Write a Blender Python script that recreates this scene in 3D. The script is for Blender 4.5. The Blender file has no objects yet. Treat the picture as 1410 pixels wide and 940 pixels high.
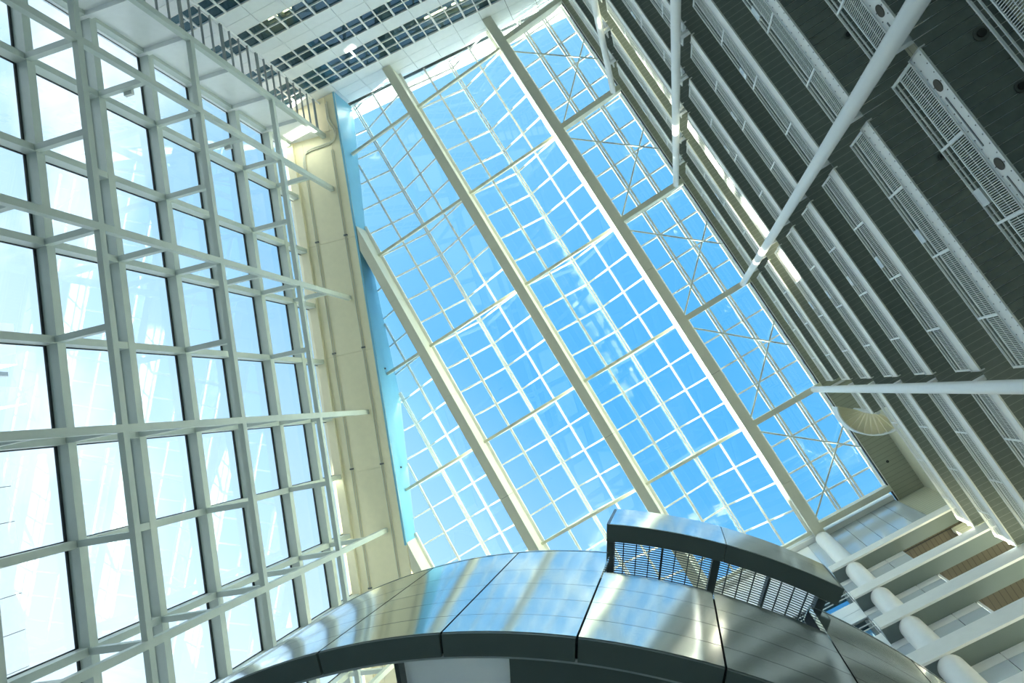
import bpy, math, random
from mathutils import Vector, Matrix
random.seed(7)
S = bpy.context.scene
COL = S.collection

# ------------------------------------------------------------------ camera
cam_d = bpy.data.cameras.new('camera'); cam = bpy.data.objects.new('camera', cam_d); COL.objects.link(cam)
cam_d.sensor_fit = 'HORIZONTAL'; cam_d.sensor_width = 36.0; cam_d.lens = 960.0 / 1410.0 * 36.0
cam_d.clip_start = 0.05; cam_d.clip_end = 600
cam.matrix_world = Matrix(((0.8346129, 0.5274024, 0.1589593, 0.0),
                           (0.5011598, -0.8468020, 0.1782278, 0.0),
                           (0.2286048, -0.0690872, -0.9710648, 0.0),
                           (0, 0, 0, 1)))
S.camera = cam
S.view_settings.view_transform = 'Standard'; S.view_settings.look = 'None'
S.view_settings.exposure = 1.36; S.view_settings.gamma = 1.0; S.view_settings.use_curve_mapping = False

# ------------------------------------------------------------------ sky and sun
SUN_DIR = Vector((-0.86, 0.36, 0.222)).normalized()
W = bpy.data.worlds.new('sky'); S.world = W; W.use_nodes = True
nt = W.node_tree; nt.nodes.clear()
def N(t, **kw):
    n = nt.nodes.new(t)
    for k, v in kw.items(): setattr(n, k, v)
    return n
def L(a, b): nt.links.new(a, b)
tc = N('ShaderNodeTexCoord'); sep = N('ShaderNodeSeparateXYZ'); L(tc.outputs['Generated'], sep.inputs[0])
ramp = N('ShaderNodeValToRGB'); L(sep.outputs['Z'], ramp.inputs[0])
cr = ramp.color_ramp; cr.elements[0].position = 0.0; cr.elements[0].color = (0.64, 0.68, 0.70, 1)
cr.elements[1].position = 1.0; cr.elements[1].color = (0.052, 0.222, 0.44, 1)
for p, c in ((0.45, (0.40, 0.50, 0.57, 1)), (0.70, (0.235, 0.365, 0.46, 1)), (0.88, (0.130, 0.290, 0.44, 1))):
    e = cr.elements.new(p); e.color = c
dot = N('ShaderNodeVectorMath', operation='DOT_PRODUCT'); L(tc.outputs['Generated'], dot.inputs[0]); dot.inputs[1].default_value = SUN_DIR
mr = N('ShaderNodeMapRange'); L(dot.outputs['Value'], mr.inputs[0])
mr.inputs[1].default_value = 0.35; mr.inputs[2].default_value = 1.0; mr.inputs[3].default_value = 0.0; mr.inputs[4].default_value = 0.7
mx = N('ShaderNodeMixRGB'); L(mr.outputs[0], mx.inputs[0]); L(ramp.outputs[0], mx.inputs[1]); mx.inputs[2].default_value = (0.62, 0.66, 0.68, 1)
mp = N('ShaderNodeMapping'); L(tc.outputs['Generated'], mp.inputs[0]); mp.inputs['Location'].default_value = (0.55, 0.20, 0.0); mp.inputs['Scale'].default_value = (1.0, 1.0, 1.9)
nz = N('ShaderNodeTexNoise'); L(mp.outputs[0], nz.inputs[0]); nz.inputs['Scale'].default_value = 2.6; nz.inputs['Detail'].default_value = 8; nz.inputs['Roughness'].default_value = 0.55
cl = N('ShaderNodeMapRange'); L(nz.outputs[0], cl.inputs[0]); cl.inputs[1].default_value = 0.52; cl.inputs[2].default_value = 0.72; cl.inputs[3].default_value = 0.0; cl.inputs[4].default_value = 0.95
ez = N('ShaderNodeMapRange'); L(sep.outputs['Z'], ez.inputs[0]); ez.inputs[1].default_value = 0.84; ez.inputs[2].default_value = 0.60; ez.inputs[3].default_value = 0.06; ez.inputs[4].default_value = 1.0
mu = N('ShaderNodeMath', operation='MULTIPLY'); L(cl.outputs[0], mu.inputs[0]); L(ez.outputs[0], mu.inputs[1])
mx2 = N('ShaderNodeMixRGB'); L(mu.outputs[0], mx2.inputs[0]); L(mx.outputs[0], mx2.inputs[1]); mx2.inputs[2].default_value = (0.70, 0.71, 0.72, 1)
bg = N('ShaderNodeBackground'); L(mx2.outputs[0], bg.inputs[0]); bg.inputs[1].default_value = 1.0
wo = N('ShaderNodeOutputWorld'); L(bg.outputs[0], wo.inputs[0])

sd = bpy.data.lights.new('sun', 'SUN'); sd.energy = 20.0; sd.angle = math.radians(0.6); sd.color = (1.0, 0.93, 0.74)
so = bpy.data.objects.new('sun', sd); COL.objects.link(so); so.rotation_euler = SUN_DIR.to_track_quat('Z', 'Y').to_euler(); so.location = SUN_DIR * 120

# ------------------------------------------------------------------ materials
def material(name, col, rough=0.5, metal=0.0, spec=0.5, var=0.05, scale=3.0, stripe=None, bump=0.0):
    m = bpy.data.materials.new(name); m.use_nodes = True; t = m.node_tree; b = t.nodes['Principled BSDF']
    b.inputs['Roughness'].default_value = rough; b.inputs['Metallic'].default_value = metal; b.inputs['Specular IOR Level'].default_value = spec
    g = t.nodes.new('ShaderNodeNewGeometry')
    n = t.nodes.new('ShaderNodeTexNoise'); n.inputs['Scale'].default_value = scale; n.inputs['Detail'].default_value = 4
    t.links.new(g.outputs['Position'], n.inputs['Vector'])
    mix = t.nodes.new('ShaderNodeMixRGB'); t.links.new(n.outputs[0], mix.inputs[0])
    mix.inputs[1].default_value = tuple(c * (1 - var) for c in col) + (1,); mix.inputs[2].default_value = tuple(min(1, c * (1 + var)) for c in col) + (1,)
    out = mix.outputs[0]
    if stripe:                       # (axis, period, colour): thin joints between boards
        ax, per, jc, wid = stripe
        sp = t.nodes.new('ShaderNodeSeparateXYZ'); t.links.new(g.outputs['Position'], sp.inputs[0])
        a = t.nodes.new('ShaderNodeMath'); a.operation = 'DIVIDE'; t.links.new(sp.outputs[ax], a.inputs[0]); a.inputs[1].default_value = per
        f = t.nodes.new('ShaderNodeMath'); f.operation = 'FRACT'; t.links.new(a.outputs[0], f.inputs[0])
        l = t.nodes.new('ShaderNodeMath'); l.operation = 'LESS_THAN'; t.links.new(f.outputs[0], l.inputs[0]); l.inputs[1].default_value = wid
        m2 = t.nodes.new('ShaderNodeMixRGB'); t.links.new(l.outputs[0], m2.inputs[0]); t.links.new(out, m2.inputs[1]); m2.inputs[2].default_value = tuple(jc) + (1,)
        out = m2.outputs[0]
    t.links.new(out, b.inputs['Base Color'])
    if bump:
        bp = t.nodes.new('ShaderNodeBump'); bp.inputs['Strength'].default_value = bump; bp.inputs['Distance'].default_value = 0.05
        t.links.new(n.outputs[0], bp.inputs['Height']); t.links.new(bp.outputs[0], b.inputs['Normal'])
    return m
def glass(name, tint, boost=1.0, rough=0.0, ior=1.45, gcol=(0.95, 0.98, 1.0)):
    m = bpy.data.materials.new(name); m.use_nodes = True; t = m.node_tree; t.nodes.clear()
    tr = t.nodes.new('ShaderNodeBsdfTransparent'); tr.inputs[0].default_value = tuple(tint) + (1,)
    gl = t.nodes.new('ShaderNodeBsdfGlossy'); gl.inputs['Roughness'].default_value = rough; gl.inputs[0].default_value = tuple(gcol) + (1,)
    fr = t.nodes.new('ShaderNodeLayerWeight'); fr.inputs[0].default_value = 0.5
    pw = t.nodes.new('ShaderNodeMath'); pw.operation = 'POWER'; pw.inputs[1].default_value = 4.0; t.links.new(fr.outputs['Facing'], pw.inputs[0])
    mm = t.nodes.new('ShaderNodeMath'); mm.operation = 'MULTIPLY_ADD'; mm.inputs[1].default_value = 0.6; mm.inputs[2].default_value = 0.035 * boost; mm.use_clamp = True; t.links.new(pw.outputs[0], mm.inputs[0])
    mi = t.nodes.new('ShaderNodeMixShader'); t.links.new(mm.outputs[0], mi.inputs[0]); t.links.new(tr.outputs[0], mi.inputs[1]); t.links.new(gl.outputs[0], mi.inputs[2])
    o = t.nodes.new('ShaderNodeOutputMaterial'); t.links.new(mi.outputs[0], o.inputs[0])
    return m
def emitter(name, col, s):
    m = bpy.data.materials.new(name); m.use_nodes = True; b = m.node_tree.nodes['Principled BSDF']
    b.inputs['Base Color'].default_value = tuple(col) + (1,); b.inputs['Emission Color'].default_value = tuple(col) + (1,); b.inputs['Emission Strength'].default_value = s
    return m
def opal(name, col):
    m = bpy.data.materials.new(name); m.use_nodes = True; t = m.node_tree; t.nodes.clear()
    a = t.nodes.new('ShaderNodeBsdfTranslucent'); a.inputs[0].default_value = tuple(col) + (1,)
    b = t.nodes.new('ShaderNodeBsdfDiffuse'); b.inputs[0].default_value = tuple(col) + (1,)
    mi = t.nodes.new('ShaderNodeMixShader'); mi.inputs[0].default_value = 0.12; t.links.new(a.outputs[0], mi.inputs[1]); t.links.new(b.outputs[0], mi.inputs[2])
    o = t.nodes.new('ShaderNodeOutputMaterial'); t.links.new(mi.outputs[0], o.inputs[0]); return m
M = dict(
    opal=opal('opal_glass', (0.97, 0.98, 0.98)),
    frame=material('pale_grey_frame_paint', (0.56, 0.63, 0.58), 0.4),
    cream=material('cream_paint', (0.90, 0.84, 0.60), 0.45),
    beam=material('beam_paint', (0.72, 0.72, 0.58), 0.45),
    mull=material('white_glazing_bar_paint', (0.92, 0.92, 0.88), 0.4),
    white=material('white_enamel', (0.82, 0.86, 0.86), 0.3),
    rail=material('white_rail_paint', (0.90, 0.92, 0.90), 0.35),
    fascia=material('white_fascia_paint', (0.92, 0.94, 0.92), 0.55, spec=0.25),
    hole=material('brown_recess', (0.07, 0.06, 0.035), 0.7),
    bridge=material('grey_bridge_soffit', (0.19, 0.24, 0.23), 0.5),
    column=material('white_column_paint', (0.93, 0.94, 0.93), 0.35),
    panel=material('white_wall_panel', (0.88, 0.91, 0.91), 0.28),
    seam=material('dark_joint', (0.03, 0.035, 0.035), 0.7),
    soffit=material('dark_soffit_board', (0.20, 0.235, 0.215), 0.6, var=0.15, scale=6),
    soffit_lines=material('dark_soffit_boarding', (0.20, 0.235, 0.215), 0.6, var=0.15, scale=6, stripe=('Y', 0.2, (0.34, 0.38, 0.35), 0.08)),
    joint=material('pale_soffit_joint', (0.85, 0.88, 0.86), 0.5),
    roof_soffit=material('cream_roof_boarding', (0.42, 0.44, 0.34), 0.5, stripe=('Y', 0.25, (0.30, 0.31, 0.24), 0.12)),
    lobby=material('cream_board_wall', (0.70, 0.70, 0.55), 0.5, stripe=('Z', 0.3, (0.42, 0.42, 0.32), 0.1)),
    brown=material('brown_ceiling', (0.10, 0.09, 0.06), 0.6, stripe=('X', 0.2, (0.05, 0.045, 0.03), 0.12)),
    gloss=material('glossy_wall_panel', (0.58, 0.66, 0.72), 0.12, spec=0.8),
    blue=material('sky_reflection_metal', (0.22, 0.54, 0.72), 0.3),  # white metal, with the blue sky reflection put into its base colour
    steel=material('polished_steel', (0.80, 0.83, 0.80), 0.10, metal=1.0, var=0.02, scale=1.6, bump=0.015),
    darkmetal=material('dark_grey_metal', (0.13, 0.15, 0.14), 0.45),
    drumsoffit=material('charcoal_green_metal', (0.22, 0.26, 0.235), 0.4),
    bar=material('grey_steel_tube', (0.32, 0.36, 0.36), 0.3, metal=0.4),
    floor=material('stone_floor', (0.36, 0.385, 0.365), 0.5, var=0.08, scale=1.0),
    plain=material('grey_plaster', (0.40, 0.42, 0.40), 0.6),
    tile=material('pale_facade_tile', (0.85, 0.87, 0.86), 0.4),
    room=material('office_blue_wall', (0.18, 0.36, 0.52), 0.6, var=0.6, scale=0.45),
    room_b=material('office_teal_wall', (0.14, 0.52, 0.72), 0.6, var=0.5, scale=0.6), room_c=material('office_olive_wall', (0.50, 0.48, 0.26), 0.6, var=0.5, scale=0.6), room_d=material('office_bright_blue_wall', (0.06, 0.32, 0.75), 0.6, var=0.5, scale=0.6),
    roomc=material('office_ceiling', (0.42, 0.43, 0.36), 0.6, var=0.3, scale=0.5),
    lamp=emitter('warm_lamp', (1.0, 0.62, 0.25), 5.0),
    lens=material('grey_lens', (0.65, 0.68, 0.66), 0.2),
    book_b=material('blue_folder', (0.03, 0.22, 0.55), 0.5), book_w=material('pale_folder', (0.75, 0.72, 0.60), 0.5),
    roofglass=glass('skylight_glass', (0.90, 0.97, 1.0), 0.8),
    wallglass=glass('facade_glass', (0.93, 0.97, 1.0), 1.3),
    winglass=glass('office_glass', (0.55, 0.75, 0.85), 1.6, gcol=(0.8, 0.9, 1.0)),
)

# ------------------------------------------------------------------ builders
def V(*a): return Vector(a)
BOXF = [(0, 3, 2, 1), (4, 5, 6, 7), (0, 1, 5, 4), (1, 2, 6, 5), (2, 3, 7, 6), (3, 0, 4, 7)]
class MB:
    def __init__(s): s.v = []; s.f = []
    def add(s, vs, fs):
        o = len(s.v); s.v += [Vector(v) for v in vs]; s.f += [tuple(i + o for i in f) for f in fs]; return s
    def box(s, c, ux, uy, uz):               # centre, three half vectors
        return s.add([c - ux - uy - uz, c + ux - uy - uz, c + ux + uy - uz, c - ux + uy - uz, c - ux - uy + uz, c + ux - uy + uz, c + ux + uy + uz, c - ux + uy + uz], BOXF)
    def abox(s, x0, x1, y0, y1, z0, z1):
        return s.box(V((x0 + x1) / 2, (y0 + y1) / 2, (z0 + z1) / 2), V((x1 - x0) / 2, 0, 0), V(0, (y1 - y0) / 2, 0), V(0, 0, (z1 - z0) / 2))
    def bar(s, a, b, w, h, up=V(0, 0, 1)):   # bar from a to b, w across, h along up
        d = (b - a); dn = d.normalized(); sd_ = dn.cross(up).normalized(); u = sd_.cross(dn).normalized()
        return s.box((a + b) / 2, d / 2, sd_ * (w / 2), u * (h / 2))
    def tube(s, pts, r, n=10, caps=True):
        rings = []
        for i, p in enumerate(pts):
            t = (pts[min(i + 1, len(pts) - 1)] - pts[max(i - 1, 0)]).normalized()
            ref = V(0, 0, 1) if abs(t.z) < 0.9 else V(1, 0, 0)
            a = t.cross(ref).normalized(); b = t.cross(a)
            rings.append([p + (a * math.cos(2 * math.pi * k / n) + b * math.sin(2 * math.pi * k / n)) * r for k in range(n)])
        vs = [v for q in rings for v in q]; fs = []
        for i in range(len(pts) - 1):
            for k in range(n): fs.append((i * n + k, i * n + (k + 1) % n, (i + 1) * n + (k + 1) % n, (i + 1) * n + k))
        if caps: fs += [tuple(range(n - 1, -1, -1)), tuple(range((len(pts) - 1) * n, len(pts) * n))]
        return s.add(vs, fs)
    def prism(s, poly, dz):                  # polygon (3-D points) extruded by a vector
        n = len(poly); vs = list(poly) + [p + dz for p in poly]
        return s.add(vs, [tuple(range(n - 1, -1, -1)), tuple(range(n, 2 * n))] + [(i, (i + 1) % n, n + (i + 1) % n, n + i) for i in range(n)])
    def arc(s, c, r0, r1, a0, a1, z0, z1, n=8):   # solid ring segment, degrees
        vs = []
        for i in range(n + 1):
            a = math.radians(a0 + (a1 - a0) * i / n); ca, sa = math.cos(a), math.sin(a)
            vs += [V(c[0] + r0 * ca, c[1] + r0 * sa, z0), V(c[0] + r1 * ca, c[1] + r1 * sa, z0), V(c[0] + r1 * ca, c[1] + r1 * sa, z1), V(c[0] + r0 * ca, c[1] + r0 * sa, z1)]
        fs = [(0, 1, 2, 3), tuple(4 * n + k for k in (3, 2, 1, 0))]
        for i in range(n):
            b = 4 * i
            for k in range(4): fs.append((b + k, b + 4 + k, b + 4 + (k + 1) % 4, b + (k + 1) % 4))
        return s.add(vs, fs)
def tag(o, label=None, cat=None, group=None, kind=None):
    if label: o['label'] = label
    if cat: o['category'] = cat
    if group: o['group'] = group
    if kind: o['kind'] = kind
    return o
def thing(name, loc, label=None, cat=None, group=None, kind=None):
    o = bpy.data.objects.new(name, None); COL.objects.link(o); o.location = loc; o.empty_display_size = 0.2
    return tag(o, label, cat, group, kind)
def build(name, mb, mat, parent=None, origin=None, base=None, smooth=False):
    """mesh in world coordinates; parent is a root empty (or part) with world position base"""
    if origin is None:
        mn = Vector((min(v.x for v in mb.v), min(v.y for v in mb.v), min(v.z for v in mb.v))); mxx = Vector((max(v.x for v in mb.v), max(v.y for v in mb.v), max(v.z for v in mb.v)))
        origin = (mn + mxx) / 2; origin.z = mn.z
    me = bpy.data.meshes.new(name); me.from_pydata([v - origin for v in mb.v], [], mb.f); me.update()
    me.materials.append(M[mat] if isinstance(mat, str) else mat)
    if smooth:
        for p in me.polygons: p.use_smooth = True
        try: me.set_sharp_from_angle(angle=math.radians(40))
        except Exception: pass
    o = bpy.data.objects.new(name, me); COL.objects.link(o)
    if parent is not None:
        o.parent = parent; o.location = origin - wpos(parent)
    else: o.location = origin
    return o
def wpos(o):
    p = Vector(o.location)
    while o.parent is not None: o = o.parent; p += Vector(o.location)
    return p
def again(src, parent, world):               # copy sharing mesh data
    o = src.copy(); COL.objects.link(o); o.parent = parent; o.location = Vector(world) - wpos(parent); return o
def clip(poly, n, d):                        # keep the side n.p >= d
    out = []
    for i in range(len(poly)):
        a, b = poly[i], poly[(i + 1) % len(poly)]; da, db = n.dot(a) - d, n.dot(b) - d
        if da >= 0: out.append(a)
        if (da >= 0) != (db >= 0): out.append(a + (b - a) * (da / (da - db)))
    return out
def clipseg(a, b, n, d):
    da, db = n.dot(a) - d, n.dot(b) - d
    if da < 0 and db < 0: return None
    if da < 0: a = a + (b - a) * (da / (da - db))
    elif db < 0: b = a + (b - a) * (da / (da - db))
    return a, b

# ------------------------------------------------------------------ measures (metres, eye at the origin)
FLOOR = -1.6
F = V(-0.34858, 0.93728, 0); P = V(0.93728, 0.34858, 0); UP = V(0, 0, 1)   # along / away from the glass facade
def fa(f, p, z): return F * f + P * p + UP * z
ZS = 41.1                                    # underside of roof beams and facade soffit
TH = math.radians(11.0); ED = V(math.cos(TH), math.sin(TH), 0); EN = V(-ED.y, ED.x, 0)   # end wall: along, into the hall
EQ = fa(-23.3, -18.86, 0)
def ew(s, z, d=0.0): return EQ + ED * s + EN * d + UP * z
XW = 6.86                                    # edge of the galleries
YC = [-17.40, -10.35, -3.30, 3.75]           # gallery columns
def roman(i): return ['topmost', 'second', 'third', 'fourth', 'fifth', 'sixth', 'seventh', 'eighth', 'ninth', 'tenth'][i]

# ------------------------------------------------------------------ floor and plain walls out of view
tag(build('floor', MB().abox(-46, 10, -40, 22, FLOOR - 0.2, FLOOR), 'floor'), kind='structure')
wr = thing('wall_right', V(8.4, -8, FLOOR), kind='structure')
build('wall_board', MB().abox(8.42, 8.7, -27, 11.3, FLOOR, 42.2), 'lobby', wr)
wlb = thing('wall_left_base', fa(-5, -21.9, FLOOR), kind='structure')
build('wall_plinth', MB().bar(fa(-26, -21.75, 4.4), fa(21.5, -21.75, 4.4), 0.3, 12.0), 'plain', wlb)

# ------------------------------------------------------------------ glass facade on the left
FV = [-2.2 + 3.7 * k for k in range(-5, 7)]              # upright mullions (f)
FZ = [20.95 + 3.45 * k for k in range(-3, 6)]            # horizontal mullions (z)
wl = thing('wall_left', fa(0, -21.5, 10.4), kind='structure')
f0, f1 = FV[0], FV[-1]
for z in FZ:
    build('transom', MB().bar(fa(f0, -21.54, z + 0.18), fa(f1, -21.54, z + 0.18), 0.48, 0.36), 'frame', wl)
    build('gasket', MB().bar(fa(f0, -21.82, z + 0.16), fa(f1, -21.82, z + 0.16), 0.06, 0.50), 'seam', wl)
for f in FV:
    build('mullion', MB().bar(fa(f, -21.55, 10.4), fa(f, -21.55, ZS), 0.28, 0.46, up=P), 'frame', wl)
    build('gasket', MB().bar(fa(f, -21.82, 10.4), fa(f, -21.82, ZS), 0.36, 0.05, up=P), 'seam', wl)
build('head_rail', MB().bar(fa(f0, -21.5, ZS - 0.12), fa(f1, -21.5, ZS - 0.12), 0.55, 0.22), 'cream', wl)
pane0 = None; zz = FZ + [ZS]
for i in range(len(FV) - 1):
    for j in range(len(FZ)):
        c = fa((FV[i] + FV[i + 1]) / 2, -21.80, zz[j] + 0.2); h = zz[j + 1] - zz[j] - 0.1
        if j < len(FZ) - 1:
            if pane0 is None: pane0 = build('pane', MB().box(c + UP * h / 2, F * 1.84, P * 0.012, UP * h / 2), 'wallglass', wl, origin=c)
            else: again(pane0, wl, c)
        else: build('pane', MB().box(c + UP * h / 2, F * 1.84, P * 0.012, UP * (h / 2)), 'wallglass', wl, origin=c)

# inner steel frame standing in front of the facade
sf = thing('steel_lattice', fa(-2, -18.98, FLOOR), 'pale grey steel lattice frame standing in front of the left glass facade', 'frame')
MZ = [13.92, 20.87, 27.82, 34.77]; BV = [-17.0, -9.62, -2.2, 5.22, 12.6]
for z in MZ: build('rail_member', MB().bar(fa(-20.6, -18.985, z + 0.135), fa(12.6, -18.985, z + 0.135), 0.25, 0.27), 'frame', sf)
for f in BV: build('post_member', MB().bar(fa(f, -18.984, FLOOR), fa(f, -18.984, ZS), 0.28, 0.252, up=P), 'frame', sf)
st0 = None
def strut(f, z):
    global st0
    c = fa(f, -20.2, z)
    if st0 is None: st0 = build('strut', MB().bar(fa(f, -21.32, z + 0.14), fa(f, -19.08, z + 0.14), 0.24, 0.26), 'frame', sf, origin=c)
    else: again(st0, sf, c)
for z in MZ:
    for f in FV:
        if f > -20 and f < 13: strut(f, z + 0.005)
for f in BV:
    for z in FZ:
        if min(abs(z - q) for q in MZ) > 0.6: strut(f, z)
for i, (f, z, lab) in enumerate(((-17.0, 24.4, 'small square spotlight on a facade strut, nearer the top left corner'), (-17.0, 31.3, 'small square spotlight on a facade strut, nearer the cream soffit'))):
    t = thing('spotlight', fa(f, -20.1, z + 0.27), lab, 'lamp', 'spotlights on the facade struts')
    build('housing', MB().box(fa(f + 0.05, -20.1, z + 0.37), F * 0.22, P * 0.2, UP * 0.08), 'lens', t)
    build('stem', MB().tube([fa(f, -20.1, z + 0.275), fa(f, -20.1, z + 0.32)], 0.05, 8), 'darkmetal', t)
    build('glass_front', MB().box(fa(f + 0.05, -20.1, z + 0.462), F * 0.16, P * 0.15, UP * 0.012), 'white', t)

# return wall at the far end of the facade, with ribs
rw = thing('wall_return', fa(-20.75, -20.3, FLOOR), kind='structure')
build('wall_sheet', MB().bar(fa(-20.82, -22.0, 19.7), fa(-20.82, -18.9, 19.7), 0.12, 42.7), 'panel', rw)
for k in range(-4, 6):
    z = 20.75 + 3.45 * k
    build('rib', MB().bar(fa(-20.66, -21.9, z + 0.15), fa(-20.66, -19.1, z + 0.15), 0.24, 0.3), 'panel', rw)
build('edge_post', MB().bar(fa(-20.68, -18.98, FLOOR), fa(-20.68, -18.98, ZS), 0.3, 0.26, up=P), 'frame', rw)
build('back_post', MB().bar(fa(-20.66, -21.8, FLOOR), fa(-20.66, -21.8, ZS), 0.24, 0.3, up=P), 'panel', rw)
# ladder-like screen of horizontal bars between the return wall and the end wall
sc_ = thing('bar_screen', fa(-21.9, -18.95, FLOOR), 'tall screen of short grey steel bars beside the ribbed white wall', 'screen')
k = 0; z = 21.0; b0 = None; ends = [fa(-22.98, -18.95, FLOOR), fa(-22.98, -18.95, ZS)]
build('end_post', MB().tube(ends, 0.07, 8), 'rail', sc_, smooth=True)
while z < ZS - 0.2:
    for dz in ((0.0, 0.13) if k % 4 == 0 else (0.0,)):
        c = fa(-21.9, -18.95, z + dz)
        if b0 is None: b0 = build('bar', MB().tube([fa(-23.0, -18.95, z), fa(-20.75, -18.95, z)], 0.06, 8), 'bar', sc_, origin=c, smooth=True)
        else: again(b0, sc_, c)
    z += 0.80; k += 1

# cream soffit over the facade, with cable rails and a conduit
so_ = thing('ceiling_soffit', fa(-4, -19.8, ZS), kind='structure')
jf = [-29.0, -20.95, -13.55, -6.1, 1.35, 8.75, 16.2]
def ewf(poly): return clip(poly, EN, EN.dot(EQ))
for a, b in zip(jf[:-1], jf[1:]):
    for p0, p1 in ((-22.0, -20.62), (-20.6, -18.55), (-18.53, -17.78)):
        poly = ewf([fa(a + 0.012, p0, ZS), fa(b - 0.012, p0, ZS), fa(b - 0.012, p1, ZS), fa(a + 0.012, p1, ZS)])
        if len(poly) > 2: build('soffit_panel', MB().prism(poly, V(0, 0, 0.06)), 'cream', so_)
build('soffit_deck', MB().prism(ewf([fa(jf[0], -22.1, ZS + 0.06), fa(22, -22.1, ZS + 0.06), fa(22, -17.8, ZS + 0.06), fa(jf[0], -17.8, ZS + 0.06)]), V(0, 0, 0.3)), 'cream', so_)
for p in (-20.61, -18.54):
    t = thing('cable_rail', fa(-3, p, ZS - 0.1), 'twin-tube cable rail under the cream soffit, %s' % ('nearer the facade glass' if p < -20 else 'nearer the skylight'), 'rail', 'cable rails under the cream soffit')
    for dp in (-0.06, 0.06): build('tube', MB().tube([fa(-19.6, p + dp, ZS - 0.05), fa(14, p + dp, ZS - 0.05)], 0.032, 6), 'beam', t, smooth=True)
    for f in jf[2:]:
        build('clip', MB().box(fa(f - 0.2, p, ZS - 0.05), F * 0.05, P * 0.12, UP * 0.05), 'darkmetal', t)
cpts = [(-18.50, -22.8), (-18.55, -21.7), (-18.4, -21.3), (-18.2, -20.95), (-18.17, -20.5), (-18.33, -20.15), (-18.7, -20.0), (-19.3, -19.98), (-20.0, -19.95), (-20.4, -19.85), (-20.58, -19.65), (-20.7, -19.2), (-20.7, -18.6)]
t = thing('conduit', fa(-21, -19.3, ZS - 0.1), 'bent twin conduit crossing the cream soffit near the end wall', 'pipe')
for d in (0.0, 0.13): build('pipe', MB().tube([fa(f - d, p + d * 0.8, ZS - 0.06) for p, f in cpts], 0.045, 8), 'beam', t, smooth=True)

# ------------------------------------------------------------------ glazed roof
BEAMS = [(-19.35, -18.77), (-12.25, -11.68), (-4.95, -4.375), (2.14, 2.72)]
XE = 6.98
def zg(x):
    for (a, b) in zip(BEAMS[:-1], BEAMS[1:]):
        if a[1] <= x <= b[0]:
            u = (x - a[1]) / (b[0] - a[1]); return 42.55 + 1.25 * (1 - abs(2 * u - 1))
    return 42.95 if x > BEAMS[-1][1] else 42.55
ROWS = [-3.3 + 1.7625 * j for j in range(-15, 9)]        # -29.7 .. 10.8
YEND = 10.6
ROWS = [y for y in ROWS if y < YEND - 0.5] + [YEND]
PD = -17.74
CL = [(P, PD), (EN, EN.dot(EQ) + 0.02)]
def c2(poly):
    for n, d in CL:
        poly = clip(poly, n, d)
        if len(poly) < 3: return []
    return poly
def seg2(a, b):
    for n, d in CL:
        r = clipseg(a, b, n, d)
        if r is None: return None
        a, b = r
    return (a, b) if (b - a).length > 0.12 else None
bays = [('leftmost skylight bay beside the blue upstand wall', BEAMS[0][1], BEAMS[1][0], 4),
        ('skylight bay left of the middle, between the first two long beams', BEAMS[1][1], BEAMS[2][0], 4),
        ('middle skylight bay, between the two longest cream beams', BEAMS[2][1], BEAMS[3][0], 4),
        ('skylight bay with crossed rods, beside the galleries', BEAMS[3][1], XE, 3)]
for lab, xa, xb, nc in bays:
    bay = thing('skylight', V((xa + xb) / 2, -8, 42.5), lab, 'skylight', 'glazed roof bays')
    xs = [xa + (xb - xa) * i / nc for i in range(nc + 1)]
    for i in range(nc):
        x0, x1 = xs[i], xs[i + 1]
        for y0, y1 in zip(ROWS[:-1], ROWS[1:]):
            poly = c2([V(x0, y0, zg(x0 + 1e-4) + 0.1), V(x1, y0, zg(x1 - 1e-4) + 0.1), V(x1, y1, zg(x1 - 1e-4) + 0.1), V(x0, y1, zg(x0 + 1e-4) + 0.1)])
            if poly: build('pane', MB().prism(poly, V(0, 0, 0.02)), 'roofglass', bay)
        for y in ROWS:
            r = seg2(V(x0, y, zg(x0 + 1e-4) + 0.05), V(x1, y, zg(x1 - 1e-4) + 0.05))
            if r: build('glazing_bar', MB().bar(r[0], r[1], 0.10, 0.08), 'mull', bay)
    for i, x in enumerate(xs):
        edge = i in (0, nc); xx = x + (0.1 if i == 0 else -0.1 if i == nc else 0)
        r = seg2(V(xx, -30, zg(xx) + 0.03), V(xx, YEND, zg(xx) + 0.03))
        if not r: continue
        if edge: build('edge_bar', MB().bar(r[0], r[1], 0.16, 0.18), 'mull', bay)
        elif nc == 3:
            for d in (-0.085, 0.085): build('rafter', MB().bar(r[0] + V(d, 0, 0), r[1] + V(d, 0, 0), 0.12, 0.15), 'mull', bay)
        elif i == nc // 2:
            for d in (-0.07, 0.07): build('ridge_bar', MB().bar(r[0] + V(d, 0, 0), r[1] + V(d, 0, 0), 0.10, 0.14), 'mull', bay)
        else: build('rafter', MB().bar(r[0], r[1], 0.13, 0.1), 'mull', bay)
    # purlins under every fourth row
    for yy in [-24.45, -17.4, -10.35, -3.3, 3.75] + ([] if nc == 3 else [10.45]):
        if nc == 3: continue
        r = seg2(V(xa, yy, 42.3), V(xb, yy, 42.3))
        if r: build('purlin', MB().bar(r[0], r[1], 0.17, 0.2), 'beam', bay)
BL = ['long cream roof beam at far left, mostly hidden by the blue upstand', 'cream roof beam rising from the blue upstand wall', 'long cream roof beam left of the middle skylight bay', 'long cream roof beam right of the middle skylight bay']
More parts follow.
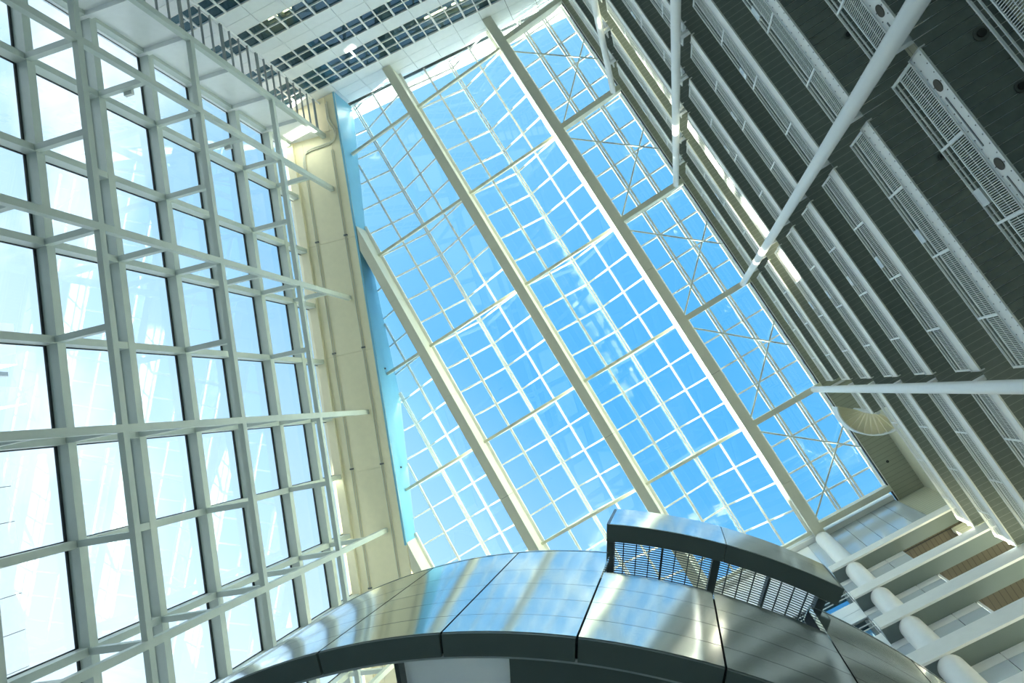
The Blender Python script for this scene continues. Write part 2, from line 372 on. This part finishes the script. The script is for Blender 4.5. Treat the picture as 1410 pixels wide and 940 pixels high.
for (x0, x1), lab in zip(BEAMS, BL):
    xm = (x0 + x1) / 2
    r = seg2(V(xm, -30, 42), V(xm, 10.55, 42))
    ys, ye = r[0].y, r[1].y
    t = thing('roof_beam', V(xm, (ys + ye) / 2, ZS), lab, 'beam', 'long roof beams')
    cuts = [ys] + [y for y in (-20.9, -13.85, -6.8, 0.25, 7.3) if ys + 0.5 < y < ye - 0.5] + [ye]
    for i, (a, b) in enumerate(zip(cuts[:-1], cuts[1:])):
        poly = c2([V(x0, a - (3 if i == 0 else 0), ZS), V(x1, a - (3 if i == 0 else 0), ZS), V(x1, b - 0.015, ZS), V(x0, b - 0.015, ZS)])
        if poly: build('beam_segment', MB().prism(poly, V(0, 0, 1.45)), 'beam', t)
    for sx in (x0 + 0.02, x1 - 0.02):
        r2 = seg2(V(sx, -30, ZS + 1.5), V(sx, ye, ZS + 1.5))
        if r2: build('gutter_trim', MB().bar(r2[0], r2[1], 0.2, 0.14), 'mull', t)
    rj = seg2(V(xm, -30, ZS + 0.8), V(xm, ye, ZS + 0.8))
    build('joint_core', MB().bar(rj[0] + V(0, 0.3, 0), rj[1] - V(0, 0.05, 0), x1 - x0 - 0.06, 1.2), 'seam', t)
# cross beams of the bay beside the galleries, with crossed rods
CROSS = [-24.45, -17.4, -10.35, -3.3, 3.75, 10.2]
CN = ['nearest the end wall', 'second from the end wall', 'third from the end wall', 'meeting the middle white column', 'above the spiral stair', 'at the bridge end']
for y, nm in zip(CROSS, CN):
    t = thing('cross_beam', V(4.8, y, 41.6), 'short cross beam of the rod-braced roof bay, ' + nm, 'beam', 'short cross beams')
    build('web', MB().abox(2.72, 6.9, y - 0.13, y + 0.13, 41.68, 42.3), 'beam', t)
    build('flange', MB().abox(2.72, 6.9, y - 0.16, y + 0.16, 41.6, 41.68), 'beam', t)
for i, (a, b) in enumerate(zip(CROSS[:-1], CROSS[1:])):
    t = thing('brace', V(4.8, (a + b) / 2, 42.3), 'crossed tie rods under the skylight, %s pair from the end wall' % ['first', 'second', 'third', 'fourth', 'fifth'][i], 'brace', 'crossed tie rods')
    A, B = a + 0.6, b - 0.25
    for p, q in ((V(2.75, A, 42.42), V(9.0, B - 0.5, 42.42)), (V(2.75, B, 42.52), V(9.0, A, 42.52))): build('rod', MB().tube([p, q], 0.05, 8), 'frame', t, smooth=True)
# blue upstand wall between cream soffit and glass
up = thing('wall_upstand', fa(-4, -17.78, ZS), kind='structure')
fs = [-24.3 + 0.9 * i for i in range(36)]
for i in range(0, 34, 1):
    a, b = fs[i], fs[i + 1]
    A, B = fa(a, -17.78, 0), fa(b, -17.78, 0)
    if EN.dot(A - EQ) < 0.0:
        if EN.dot(B - EQ) < 0.0: continue
        A = clipseg(A, B, EN, EN.dot(EQ))[0]
    build('upstand_panel', MB().prism([A + UP * (ZS - 0.05), B + UP * (ZS - 0.05), B + UP * (zg(B.x) + 0.12), A + UP * (zg(A.x) + 0.12)], P * -0.12), 'blue', up)
for f in (-13.6, -4.8, 1.6):
    build('bolt', MB().tube([fa(f, -17.78, 42.1), fa(f, -17.70, 42.1)], 0.06, 8), 'darkmetal', up)
# eave beam closing the roof at the bridge end
ev = thing('wall_eave', V(-8, 10.75, 42), kind='structure')
build('eave_beam', MB().abox(-22, 6.8, 10.62, 10.89, 41.95, 43.6), 'mull', ev)

# ------------------------------------------------------------------ end wall with ribbon windows
wb = thing('wall_back', ew(8, FLOOR), kind='structure')
SM = [0.42 + 0.885 * k for k in range(-5, 21)]           # window mullions
SJ = [1.305 + 1.77 * k for k in range(-3, 10)]           # panel joints
BANDS = [(25.9, 27.4, [26.55]), (29.12, 30.6, [29.8]), (32.33, 33.8, [33.0]), (35.53, 36.97, [36.2]), (37.98, 40.2, [38.7, 39.45])]
def ebox(mb, s0, s1, z0, z1, d0, d1): return mb.box(ew((s0 + s1) / 2, (z0 + z1) / 2, (d0 + d1) / 2), ED * ((s1 - s0) / 2), EN * ((d1 - d0) / 2), UP * ((z1 - z0) / 2))
SEND = 17.4
solid = [(FLOOR, 25.9, 1), (27.4, 29.12, 2), (30.6, 32.33, 2), (33.8, 35.53, 2), (36.97, 37.98, 1), (40.2, 43.08, 3), (43.45, 45.2, 1)]
for z0, z1, nr in solid:
    build('backing', ebox(MB(), -4.2, SEND, z0 + 0.02, z1 - 0.02, -0.22, -0.06), 'seam', wb)
    if z0 == FLOOR:
        build('wall_sheet', ebox(MB(), -4.2, SEND, z0, z1, -0.06, 0.0), 'panel', wb); continue
    h = (z1 - z0) / nr
    for r_ in range(nr):
        for a, b in zip([-4.2] + SJ, SJ + [SEND]):
            build('panel', ebox(MB(), a + 0.012, b - 0.012, z0 + r_ * h + 0.01, z0 + (r_ + 1) * h - 0.01, -0.06, 0.0), 'panel', wb)
build('shadow_gap', ebox(MB(), -0.3, SEND, 43.06, 43.47, -0.3, -0.12), 'seam', wb)
build('gap_trim', ebox(MB(), 0.2, SEND, 43.36, 43.44, -0.12, 0.02), 'bar', wb)
for bi, (z0, z1, mids) in enumerate(BANDS):
    zs = [z0] + mids + [z1]
    wf = build('ribbon_window', ebox(MB(), -4.2, SEND, z0 - 0.03, z0 + 0.03, -0.12, 0.01), 'mull', wb)
    for zf in zs[1:]: build('window_rail', ebox(MB(), -4.2, SEND, zf - 0.03, zf + 0.03, -0.12, 0.01), 'mull', wf)
    for k, s in enumerate(SM): build('window_mullion', ebox(MB(), s - (0.055 if k % 2 else 0.03), s + (0.055 if k % 2 else 0.03), z0, z1, -0.12, 0.015), 'mull', wf)
    for a, b in zip(SM[:-1], SM[1:]):
        for c, d in zip(zs[:-1], zs[1:]): build('window_pane', ebox(MB(), a + 0.03, b - 0.03, c + 0.03, d - 0.03, -0.09, -0.075), 'winglass', wf)
    build('office_ceiling', ebox(MB(), -4.2, SEND, z1 + 0.02, z1 + 0.12, -3.5, -0.2), 'roomc', wb)
    build('office_floor', ebox(MB(), -4.2, SEND, z0 - 0.3, z0 - 0.2, -3.5, -0.2), 'roomc', wb)
    for q, (sa, sb) in enumerate(((-4.2, 2.2), (2.2, 4.4), (4.4, 6.7), (6.7, 9.0), (9.0, 11.1), (11.1, SEND))):
        build('office_wall', ebox(MB(), sa, sb, z0 - 0.3, z1 + 0.12, -2.6, -2.5), ['room', 'room_b', 'room_c', 'room_d'][(q * 3 + bi) % 4], wb)
    for sx in (2.2, 6.7, 11.1): build('office_partition', ebox(MB(), sx - 0.05, sx + 0.05, z0 - 0.2, z1, -2.5, -0.4), 'roomc', wb)
for i, (s, z) in enumerate(((9.4, 40.15), (11.3, 40.15), (2.0, 33.75))):
    t = thing('strip_lamp', ew(s, z - 0.1, -1.1), 'glowing warm strip lamp behind the end wall windows, ' + ['left of the beam end', 'right at the beam end', 'dim one low at the left'][i], 'lamp', 'office strip lamps')
    build('diffuser', ebox(MB(), s - 0.75, s + 0.75, z - 0.09, z - 0.03, -1.2, -1.0), 'lamp', t)
    build('housing', ebox(MB(), s - 0.8, s + 0.8, z - 0.03, z + 0.04, -1.22, -0.98), 'white', t)

# ------------------------------------------------------------------ galleries on the right
FH = 3.478
def zk(k): return 13.42 + FH * k
def gal_span(k):                                         # (y start, y end) of every balcony length
    ends = [-25.0] + YC + [10.25]
    out = []
    for i, (a, b) in enumerate(zip(ends[:-1], ends[1:])):
        y0 = a + (0.28 if i else 0.0); y1 = b - (0.24 if i < len(ends) - 2 else 0.0)
        out.append((y0, y1))
    if k == 7: out = out[:-1]
    if k == 6: out[-1] = (out[-1][0], 5.3)
    return out
POSTS = [-3.15 + 1.7625 * j for j in range(-13, 8)]
mesh_src = {}
def mesh_panel(w):                                       # fine upright wires in a frame, drawn once per width
    key = round(w, 2)
    if key in mesh_src: return mesh_src[key]
    mb = MB(); n = max(4, int(w / 0.045))
    for i in range(n + 1):
        y = -w / 2 + w * i / n
        mb.box(V(0, y, 0.325), V(0.004, 0, 0), V(0, 0.006, 0), V(0, 0, 0.325))
    for z in (0.0, 0.325, 0.65):
        e = z in (0.0, 0.65)
        mb.box(V(0, 0, z), V(0.012 if e else 0.004, 0, 0), V(0, w / 2, 0), V(0, 0, 0.018 if e else 0.005))
    me = bpy.data.meshes.new('mesh_panel'); me.from_pydata(mb.v, [], mb.f); me.update(); me.materials.append(M['rail'])
    mesh_src[key] = me; return me
post_me = None; plank_me = {}
def shared(name, me, parent, world):
    o = bpy.data.objects.new(name, me); COL.objects.link(o); o.parent = parent; o.location = Vector(world) - wpos(parent); return o
def raw_mesh(name, mb, mat):
    me = bpy.data.meshes.new(name); me.from_pydata(mb.v, [], mb.f); me.update(); me.materials.append(M[mat]); return me
post_me = raw_mesh('post', MB().abox(-0.02, 0.02, -0.025, 0.025, -0.05, 1.12), 'rail')
plank_me = raw_mesh('soffit_plank', MB().abox(-0.76, 0.76, -0.090, 0.090, 0, 0.03), 'soffit')
ring_me = raw_mesh('ring', MB().tube([V(-0.008, 0, 0), V(0.02, 0, 0)], 0.125, 16), 'hole')
for k in range(-1, 8):
    z = zk(k); n_top = 7 - k
    g = thing('gallery', V(7.6, -8, z), 'white railed gallery with dark soffit, %s from the roof' % roman(n_top) if n_top else 'topmost white railed gallery, just under the roof edge', 'gallery', 'stacked galleries')
    spans = gal_span(k); yend = spans[-1][1]
    planked = k <= 1
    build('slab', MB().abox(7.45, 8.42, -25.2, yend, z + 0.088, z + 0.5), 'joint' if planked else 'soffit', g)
    if planked:
        y0 = {-1: -4.4, 0: -7.2, 1: -9.4}[k]
        y = y0
        while y < min(yend, 10.0): shared('soffit_plank', plank_me, g, V(7.66, y + 0.1, z + 0.055)); y += 0.2
        build('soffit_sheet', MB().abox(6.9, 8.42, -25.2, y0 - 0.01, z + 0.05, z + 0.086), 'soffit_lines', g)
    else:
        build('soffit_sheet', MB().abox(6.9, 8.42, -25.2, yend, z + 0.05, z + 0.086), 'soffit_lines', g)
    for y0, y1 in spans:
        ym = (y0 + y1) / 2
        if planked: build('edge_beam', MB().abox(6.9, 7.45, y0, y1, z + 0.088, z + 0.5), 'joint', g)
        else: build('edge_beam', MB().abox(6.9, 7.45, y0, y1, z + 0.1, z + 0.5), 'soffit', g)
        fsc = build('fascia', MB().abox(XW, XW + 0.035, y0, y1, z, z + 0.54), 'fascia', g)
        build('fascia_lip', MB().abox(XW - 0.012, XW + 0.03, y0, y1, z - 0.01, z + 0.03), 'fascia', fsc)
        for ye_ in (y0, y1): build('end_plate', MB().abox(XW, XW + 0.12, ye_ - 0.015, ye_ + 0.015, z, z + 0.56), 'fascia', fsc)
        build('kerb_rail', MB().tube([V(XW - 0.03, y0, z + 0.47), V(XW - 0.03, y1, z + 0.47)], 0.02, 6), 'rail', g)
        for hz, rr in ((1.66, 0.028), (1.47, 0.02)):
            build('handrail', MB().tube([V(XW + 0.03, y0, z + hz), V(XW + 0.03, y1, z + hz)], rr, 8), 'rail', g, smooth=True)
        ps = [y0 + 0.03] + [p for p in POSTS if y0 + 0.6 < p < y1 - 0.6] + [y1 - 0.03]
        for p in ps: shared('post', post_me, g, V(XW + 0.03, p, z + 0.56))
        for a, b in zip(ps[:-1], ps[1:]): shared('mesh_panel', mesh_panel(b - a - 0.07), g, V(XW + 0.03, (a + b) / 2, z + 0.6))
        if k <= 1:
            mb = MB(); yy = max(y0, -9) + 0.1
            while yy < y1 - 0.05:
                for hz in (0.08, 0.40): mb.abox(XW - 0.008, XW + 0.005, yy - 0.011, yy + 0.011, z + hz - 0.011, z + hz + 0.011)
                yy += 0.2
            if mb.v: tag(build('bolt_rows', mb, 'darkmetal', fsc), kind='stuff')
        if k <= 0:                                       # round fittings and slots let into the lower fascias
            for p in POSTS:
                if y0 + 0.3 < p + 0.85 < y1 - 0.2 and -8 < p < 6:
                    shared('round_fitting', ring_me, fsc, V(XW - 0.005, p + 0.85, z + 0.24))
                    build('slot', MB().abox(XW - 0.012, XW + 0.01, p + 1.1, min(p + 2.2, y1 - 0.1), z + 0.27, z + 0.31), 'darkmetal', fsc)
    for yb in (0.03, -7.0, -14.1):
        if yb < yend: build('junction_box', MB().abox(XW - 0.0, XW + 0.06, yb - 0.42, yb - 0.06, z + 1.34, z + 1.6), 'lens', g)
# small fittings on the dark soffits
for i, (x, y, z, r, lab) in enumerate(((7.81, -2.64, zk(0), 0.13, 'round dark downlight in the lowest boarded soffit at top right'), (7.78, -1.47, zk(0), 0.11, 'round dark downlight at the right frame edge in the lowest soffit'),
                                      (7.65, -4.98, zk(1), 0.09, 'small black sensor on the soffit left of the slanting white column'), (7.68, -1.46, zk(1), 0.09, 'small black sensor on the soffit right of the slanting white column'),
                                      (7.57, 8.99, 41.9, 0.13, 'small round black camera dome under the cream roof soffit'))):
    t = thing('downlight', V(x, y, z), lab, 'lamp')
    build('rim', MB().tube([V(x, y, z + 0.06), V(x, y, z + 0.02)], r, 16), 'darkmetal', t, smooth=True)
    build('lens', MB().tube([V(x, y, z + 0.03), V(x, y, z - 0.02)], r * 0.6, 12), 'seam', t, smooth=True)
# roof edge above the galleries
rs = thing('ceiling_gallery', V(7.6, -7, 41.9), kind='structure')
build('roof_soffit', MB().abox(XW + 0.1, 8.42, -26.5, 11.0, 41.9, 42.1), 'roof_soffit', rs)
build('edge_trim', MB().abox(XW + 0.05, XW + 0.1, -26.5, 11.0, 41.86, 42.2), 'rail', rs)
build('edge_gasket', MB().abox(XW, XW + 0.05, -26.5, 11.0, 41.9, 42.2), 'seam', rs)
le = thing('wall_lobby', V(7.6, 11.1, 30), kind='structure')
build('board_wall', MB().abox(6.8, 8.42, 11.0, 11.2, 30.8, 42.1), 'lobby', le)
# columns
CLAB = ['white round column nearest the end wall, lit by the sun', 'white round column running straight up the picture from the roof', 'white round column slanting to the top right corner', 'white round column running level to the right edge']
for y, lab in zip(YC, CLAB):
    c = thing('column', V(6.43, y, FLOOR), lab, 'column', 'white gallery columns')
    build('shaft', MB().tube([V(6.43, y, FLOOR), V(6.43, y, 41.62)], 0.17, 24), 'column', c, smooth=True)
    build('base_plate', MB().tube([V(6.43, y, FLOOR), V(6.43, y, FLOOR + 0.06)], 0.3, 20), 'column', c)
    for k in range(-1, 8): build('bracket', MB().abox(6.5, 7.46, y - 0.05, y + 0.05, zk(k) + 0.15, zk(k) + 0.45), 'column', c)
# spiral stair between the top galleries
stc = (7.07, 5.35); sp = thing('spiral_stair', V(stc[0], stc[1], 34.3), 'cream spiral stair seen from below beside the top gallery end', 'stair')
nst = 11; a0 = -140.0; a1 = -300.0
for i in range(nst):
    b0_ = a0 + (a1 - a0) * i / nst; b1_ = a0 + (a1 - a0) * (i + 1) / nst; z = 37.5 - 3.0 * i / nst
    trd = build('tread', MB().arc(stc, 0.1, 1.06, b1_, b0_ + 2, z, z + 0.06, 3), 'cream', sp)
    build('riser', MB().box(V(stc[0], stc[1], z - 0.06) + V(math.cos(math.radians(b1_)), math.sin(math.radians(b1_)), 0) * 0.58, V(math.cos(math.radians(b1_)), math.sin(math.radians(b1_)), 0) * 0.48, V(-math.sin(math.radians(b1_)), math.cos(math.radians(b1_)), 0) * 0.012, V(0, 0, 0.10)), 'cream', trd)
mb = MB(); vs = []
for i in range(41):
    a = math.radians(a0 + (a1 - a0) * i / 40); z = 37.3 - 3.0 * i / 40
    for r_, dz in ((1.06, 0), (1.12, 0), (1.12, 1.15), (1.06, 1.15)): vs.append(V(stc[0] + r_ * math.cos(a), stc[1] + r_ * math.sin(a), z + dz))
fs2 = [(0, 1, 2, 3), (163, 162, 161, 160)]
for i in range(40):
    for q in range(4): fs2.append((4 * i + q, 4 * i + 4 + q, 4 * i + 4 + (q + 1) % 4, 4 * i + (q + 1) % 4))
build('stringer', mb.add(vs, fs2), 'white', sp, smooth=True)
build('newel', MB().tube([V(stc[0], stc[1], 34.4), V(stc[0], stc[1], 38.6)], 0.1, 14), 'white', sp, smooth=True)

# ------------------------------------------------------------------ bridges and wall at the near end
BZ = [(34.2, 0.75), (30.1, 0.8), (26.55, 0.9), (23.0, 0.95), (19.5, 0.95)]
for i, (z, h) in enumerate(BZ):
    t = thing('bridge', V(5, 10.6, z), 'white fascia bridge between the thick tube and the galleries, %s from the roof' % roman(i) if i else 'topmost white fascia bridge below the glossy end wall', 'bridge', 'stacked bridges')
    build('fascia', MB().abox(1.55, 8.3, 10.28, 10.36, z, z + h), 'fascia', t)
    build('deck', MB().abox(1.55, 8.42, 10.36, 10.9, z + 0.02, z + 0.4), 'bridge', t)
    if i < 4:
        build('lobby_ceiling', MB().abox(4.55, 8.42, 10.9, 13.2, z + 0.05, z + 0.2), 'brown', t)
        zl = BZ[i + 1][0] + BZ[i + 1][1]
        if i:
            build('guard_rail', MB().tube([V(4.75, 10.98, zl + 0.55), V(8.3, 10.98, zl + 0.55)], 0.03, 8), 'rail', t, smooth=True)
            build('guard_glass', MB().abox(4.75, 8.3, 10.95, 10.97, zl - 0.3, zl + 0.5), 'winglass', t)
            build('frame_post', MB().abox(4.62, 4.7, 10.9, 11.0, zl - 0.6, z), 'rail', t)
we = thing('wall_front', V(3, 10.95, 19), kind='structure')
tops = [43.6] + [b[0] + 0.02 for b in BZ]
for i in range(5):
    zt = tops[i] if i else 44.0; zb = BZ[i][0] + 0.2
    xr = 8.4 if i == 0 else 4.6
    xj = [1.55, 3.72, 4.52, 5.35, 6.9, xr] if i == 0 else [1.55, 2.3, 3.75, xr]
    if i == 0: xr = 6.8; xj = [1.55, 2.6, 3.72, 4.52, 5.35, 6.1, xr]
    for a, b in zip(xj[:-1], xj[1:]):
        zm = zt - 0.5
        if i: 
            build('panel', MB().abox(a + 0.01, b - 0.01, 10.9, 10.96, zm + 0.01, zt), 'panel', we)
            build('panel', MB().abox(a + 0.01, b - 0.01, 10.9, 10.96, zb, zm - 0.01), 'gloss', we)
        else: build('panel', MB().abox(a + 0.01, b - 0.01, 10.9, 10.96, zb, zt), 'gloss', we)
build('backing', MB().abox(1.55, 4.55, 10.97, 11.0, 19, 34.4), 'seam', we)
build('backing', MB().abox(1.55, 6.8, 10.97, 11.0, 34.2, 44.0), 'seam', we)
build('lobby_wall', MB().abox(4.5, 9, 13.2, 13.4, 12, 42), 'soffit', we)
# annex with shelves and strip windows behind the drum
an = thing('wall_annex', V(-6, 10.95, 14), kind='structure')
for z0, z1 in ((33.2, 44.0), (29.56, 31.5), (25.9, 27.72), (22.3, 24.1), (14, 20.5)):
    n = 2 if z1 - z0 < 3 else 1
    for j in range(n):
        build('panel', MB().abox(-22.8, 1.55, 10.9, 11.1, z0 + (z1 - z0) * j / n + 0.01, z0 + (z1 - z0) * (j + 1) / n - 0.01), 'panel', an)
for z0, z1 in ((31.5, 33.2), (27.72, 29.56), (24.1, 25.9), (20.5, 22.3)):
    build('window_pane', MB().abox(-6, 1.46, 11.2, 11.22, z0, z1), 'winglass', an)
    build('end_sheet', MB().abox(1.5, 1.55, 11.0, 12.3, z0 - 0.2, z1 + 0.2), 'panel', an)
    build('sill', MB().abox(-6, 1.5, 10.96, 11.3, z0 - 0.02, z0 + 0.06), 'darkmetal', an)
    build('window_head', MB().abox(-6, 1.5, 10.96, 11.3, z1 - 0.08, z1 + 0.0), 'darkmetal', an)
    build('window_jamb', MB().abox(1.38, 1.5, 10.96, 11.3, z0, z1), 'darkmetal', an)
    for x in (0.2, -1.2): build('window_post', MB().abox(x - 0.04, x + 0.04, 11.1, 11.2, z0, z1), 'mull', an)
    for dz in (0.5, 0.9): build('guard_rail', MB().tube([V(-6, 10.8, z0 + dz), V(1.6, 10.8, z0 + dz)], 0.025, 6), 'rail', an, smooth=True)
    build('guard_post', MB().abox(1.55, 1.6, 10.78, 10.82, z0 - 0.1, z0 + 0.95), 'rail', an)
    build('room_back', MB().abox(-6, 1.5, 12.2, 12.3, z0 - 0.5, z1 + 0.5), 'room', an)
    build('blind_wall', MB().abox(-22.8, -6, 10.95, 11.1, z0, z1), 'plain', an)
ORD = ['nearest the jamb', 'second from the jamb', 'third from the jamb', 'fourth from the jamb', 'fifth from the jamb']
for q, z in enumerate((27.72, 24.1)):
    for j in range(5):
        x = 1.2 - 0.22 * j
        tag(build('folder', MB().abox(x - 0.09, x + 0.09, 11.35, 11.65, z + 0.06, z + 0.8 + 0.12 * (j % 3)).abox(x - 0.05, x + 0.05, 11.335, 11.35, z + 0.3, z + 0.55), 'book_b' if j % 3 else 'book_w'),
            '%s folder on the %s annex window shelf, %s' % ('blue' if j % 3 else 'pale', 'upper' if q == 0 else 'lower', ORD[j]), 'folder', 'folders on the annex shelves')
tag(build('wall_front_base', MB().abox(-30, 9, 13.6, 13.9, FLOOR, 14.2), 'plain'), kind='structure')
tag(build('ceiling_front_base', MB().abox(-24, 9, 10.9, 13.9, 14.0, 14.2), 'plain'), kind='structure')
# thick tube carrying the bridges
t = thing('tube_column', V(2.43, 10.74, FLOOR), 'thick white tube column passing behind the white bridges', 'column')
build('shaft', MB().tube([V(2.43, 10.74, 14.2), V(2.43, 10.74, 41.1)], 0.4, 32), 'column', t, smooth=True)
build('cap', MB().tube([V(2.43, 10.74, 41.1), V(2.43, 10.74, 41.35)], 0.34, 32), 'column', t, smooth=True)

# ------------------------------------------------------------------ polished steel drum in the foreground
DC = (-4.72, 6.07); Z1 = 5.0; R = 5.92
dr = thing('steel_drum', V(DC[0], DC[1], Z1), 'curved drum of polished steel panels with dark underside, in the foreground', 'pavilion')
DZ = [5.0, 5.40, 5.83, 6.29, 6.80, 7.60]
AZ = [-56.9 + 9.75 * k for k in range(-9, 10)]
HA0, HA1 = -57.4, -34.8
for a, b in zip(AZ[:-1], AZ[1:]):
    for j, (z0, z1) in enumerate(zip(DZ[:-1], DZ[1:])):
        if j == 4 and a > -58 and b < -34: continue
        build('wall_panel', MB().arc(DC, R - 0.05, R, a + 0.08, b - 0.08, z0 + 0.004, z1 - 0.004, 8), 'steel', dr, smooth=True)
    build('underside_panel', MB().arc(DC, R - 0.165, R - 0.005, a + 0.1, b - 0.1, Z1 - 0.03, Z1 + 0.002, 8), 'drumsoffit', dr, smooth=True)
build('core_ring', MB().arc(DC, R - 0.15, R - 0.055, AZ[0], AZ[-1], Z1 + 0.003, 6.78, 96), 'seam', dr, smooth=True)
build('core_ring', MB().arc(DC, R - 0.15, R - 0.055, AZ[0], -57.2, 6.78, 7.58, 48), 'seam', dr, smooth=True)
build('core_ring', MB().arc(DC, R - 0.15, R - 0.055, -37.4, AZ[-1], 6.78, 7.58, 48), 'seam', dr, smooth=True)
build('inner_lining', MB().arc(DC, R - 0.19, R - 0.155, AZ[0], AZ[-1], Z1, 6.75, 96), 'white', dr, smooth=True)
build('coping', MB().arc(DC, R - 0.16, R + 0.004, AZ[0], -57.2, 7.6, 7.63, 48), 'steel', dr)
build('coping', MB().arc(DC, R - 0.16, R + 0.004, -37.4, AZ[-1], 7.6, 7.63, 48), 'steel', dr)
build('back_wall', MB().arc(DC, R - 0.15, R, AZ[-1], AZ[0] + 360, Z1, 7.6, 60), 'steel', dr, smooth=True)
build('ceiling_panel', MB().arc(DC, 2.0, R - 0.19, -70.3, -62.0, Z1 + 0.1, Z1 + 0.14, 10), 'opal', dr, smooth=True)
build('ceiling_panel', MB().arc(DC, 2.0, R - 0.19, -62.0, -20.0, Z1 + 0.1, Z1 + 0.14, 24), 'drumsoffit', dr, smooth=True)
build('ceiling_bar', MB().arc(DC, 2.0, R - 0.19, -70.75, -70.4, Z1 + 0.02, Z1 + 0.2, 1), 'darkmetal', dr)
build('pavilion_wall', MB().arc(DC, 2.9, 3.0, 0, 359.9, FLOOR, Z1 + 0.1, 48), 'white', dr, smooth=True)
# sun shade hoop with grille
ho = thing('sunshade', V(DC[0], DC[1], 7.8), 'raised curved sunshade of polished steel with louvre grille on the drum', 'sunshade')
RO, RI = 6.186, 6.0; HZ0, HZ1 = 7.8, 8.785
for a, b in ((HA0, -45.85), (-45.77, HA1)):
    build('hoop_panel', MB().arc(DC, RO - 0.04, RO, a, b, HZ0, 8.42, 16), 'steel', ho, smooth=True)
    build('hoop_panel', MB().arc(DC, RO - 0.04, RO, a, b, 8.425, HZ1, 16), 'steel', ho, smooth=True)
    build('hoop_underside', MB().arc(DC, RI, RO - 0.002, a, b, HZ0 - 0.025, HZ0 + 0.01, 16), 'drumsoffit', ho, smooth=True)
build('hoop_inner', MB().arc(DC, RI, RI + 0.03, HA0, HA1, HZ0, HZ1, 30), 'white', ho, smooth=True)
build('hoop_top', MB().arc(DC, RI, RO, HA0, HA1, HZ1, HZ1 + 0.02, 30), 'steel', ho, smooth=True)
for a in (HA0, HA1): build('hoop_end', MB().arc(DC, RI, RO, a - 0.15, a + 0.15, HZ0, HZ1, 1), 'drumsoffit', ho)
BR = [-57.1, -51.8, -46.45, -41.25, -36.2]
for i, a in enumerate(BR):
    w = 0.75 if i in (0, 2, 4) else 0.22
    build('bracket', MB().arc(DC, 5.45, RI, a - w / 2, a + w / 2, HZ0 - 0.06, HZ0 + 0.1, 2), 'darkmetal', ho)
for a, b in zip(BR[:-1], BR[1:]):
    mb = MB()
    for q in range(22): r_ = 5.47 + (RI - 5.47) * q / 22; mb.arc(DC, r_, r_ + 0.007, a, b, HZ0, HZ0 + 0.02, 8)
    for q in range(1, 4): aa = a + (b - a) * q / 4; mb.arc(DC, 5.47, RI, aa - 0.05, aa + 0.05, HZ0, HZ0 + 0.03, 1)
    build('grille', mb, 'darkmetal', ho)

# ------------------------------------------------------------------ outside the facade
ex = thing('tower_block', fa(20, -62, 0), 'pale tiled building outside the lower left facade panes', 'building')
build('body', MB().box(fa(33, -66, 25.5), F * 38.5, P * 5.9, UP * 27), 'seam', ex)
for i in range(8):
    for j in range(9):
        c = fa(-4.0 + 3.2 * i, -60.05, 51.2 - 2.6 * j)
        if i == 0 and j == 0: tl0 = build('tile', MB().box(c, F * 1.57, P * 0.08, UP * 1.27), 'tile', ex, origin=c)
        else: again(tl0, ex, c)
build('added_shade_block', MB().box(fa(28.9, -61.3, 56.25), F * 8.0, P * 1.0, UP * 3.75), 'tile', ex)  # added tall part, mostly out of view, that shades the end wall
rb = thing('rooftop_block', fa(-14, -62, 48), 'white rooftop block with sloping canopy outside the left facade', 'building')
build('block', MB().box(fa(-15.8, -62, 46), F * 2.0, P * 2, UP * 8.3), 'tile', rb)
build('canopy', MB().prism([fa(-8.5, -60, 40), fa(-10.0, -60, 54.9), fa(-11.6, -60, 54.6), fa(-12.0, -60, 40)], P * -3.0), 'tile', rb)
build('mast', MB().bar(fa(-13.4, -60.5, 40), fa(-12.9, -60.5, 53.5), 0.4, 0.4, up=P), 'bar', rb)
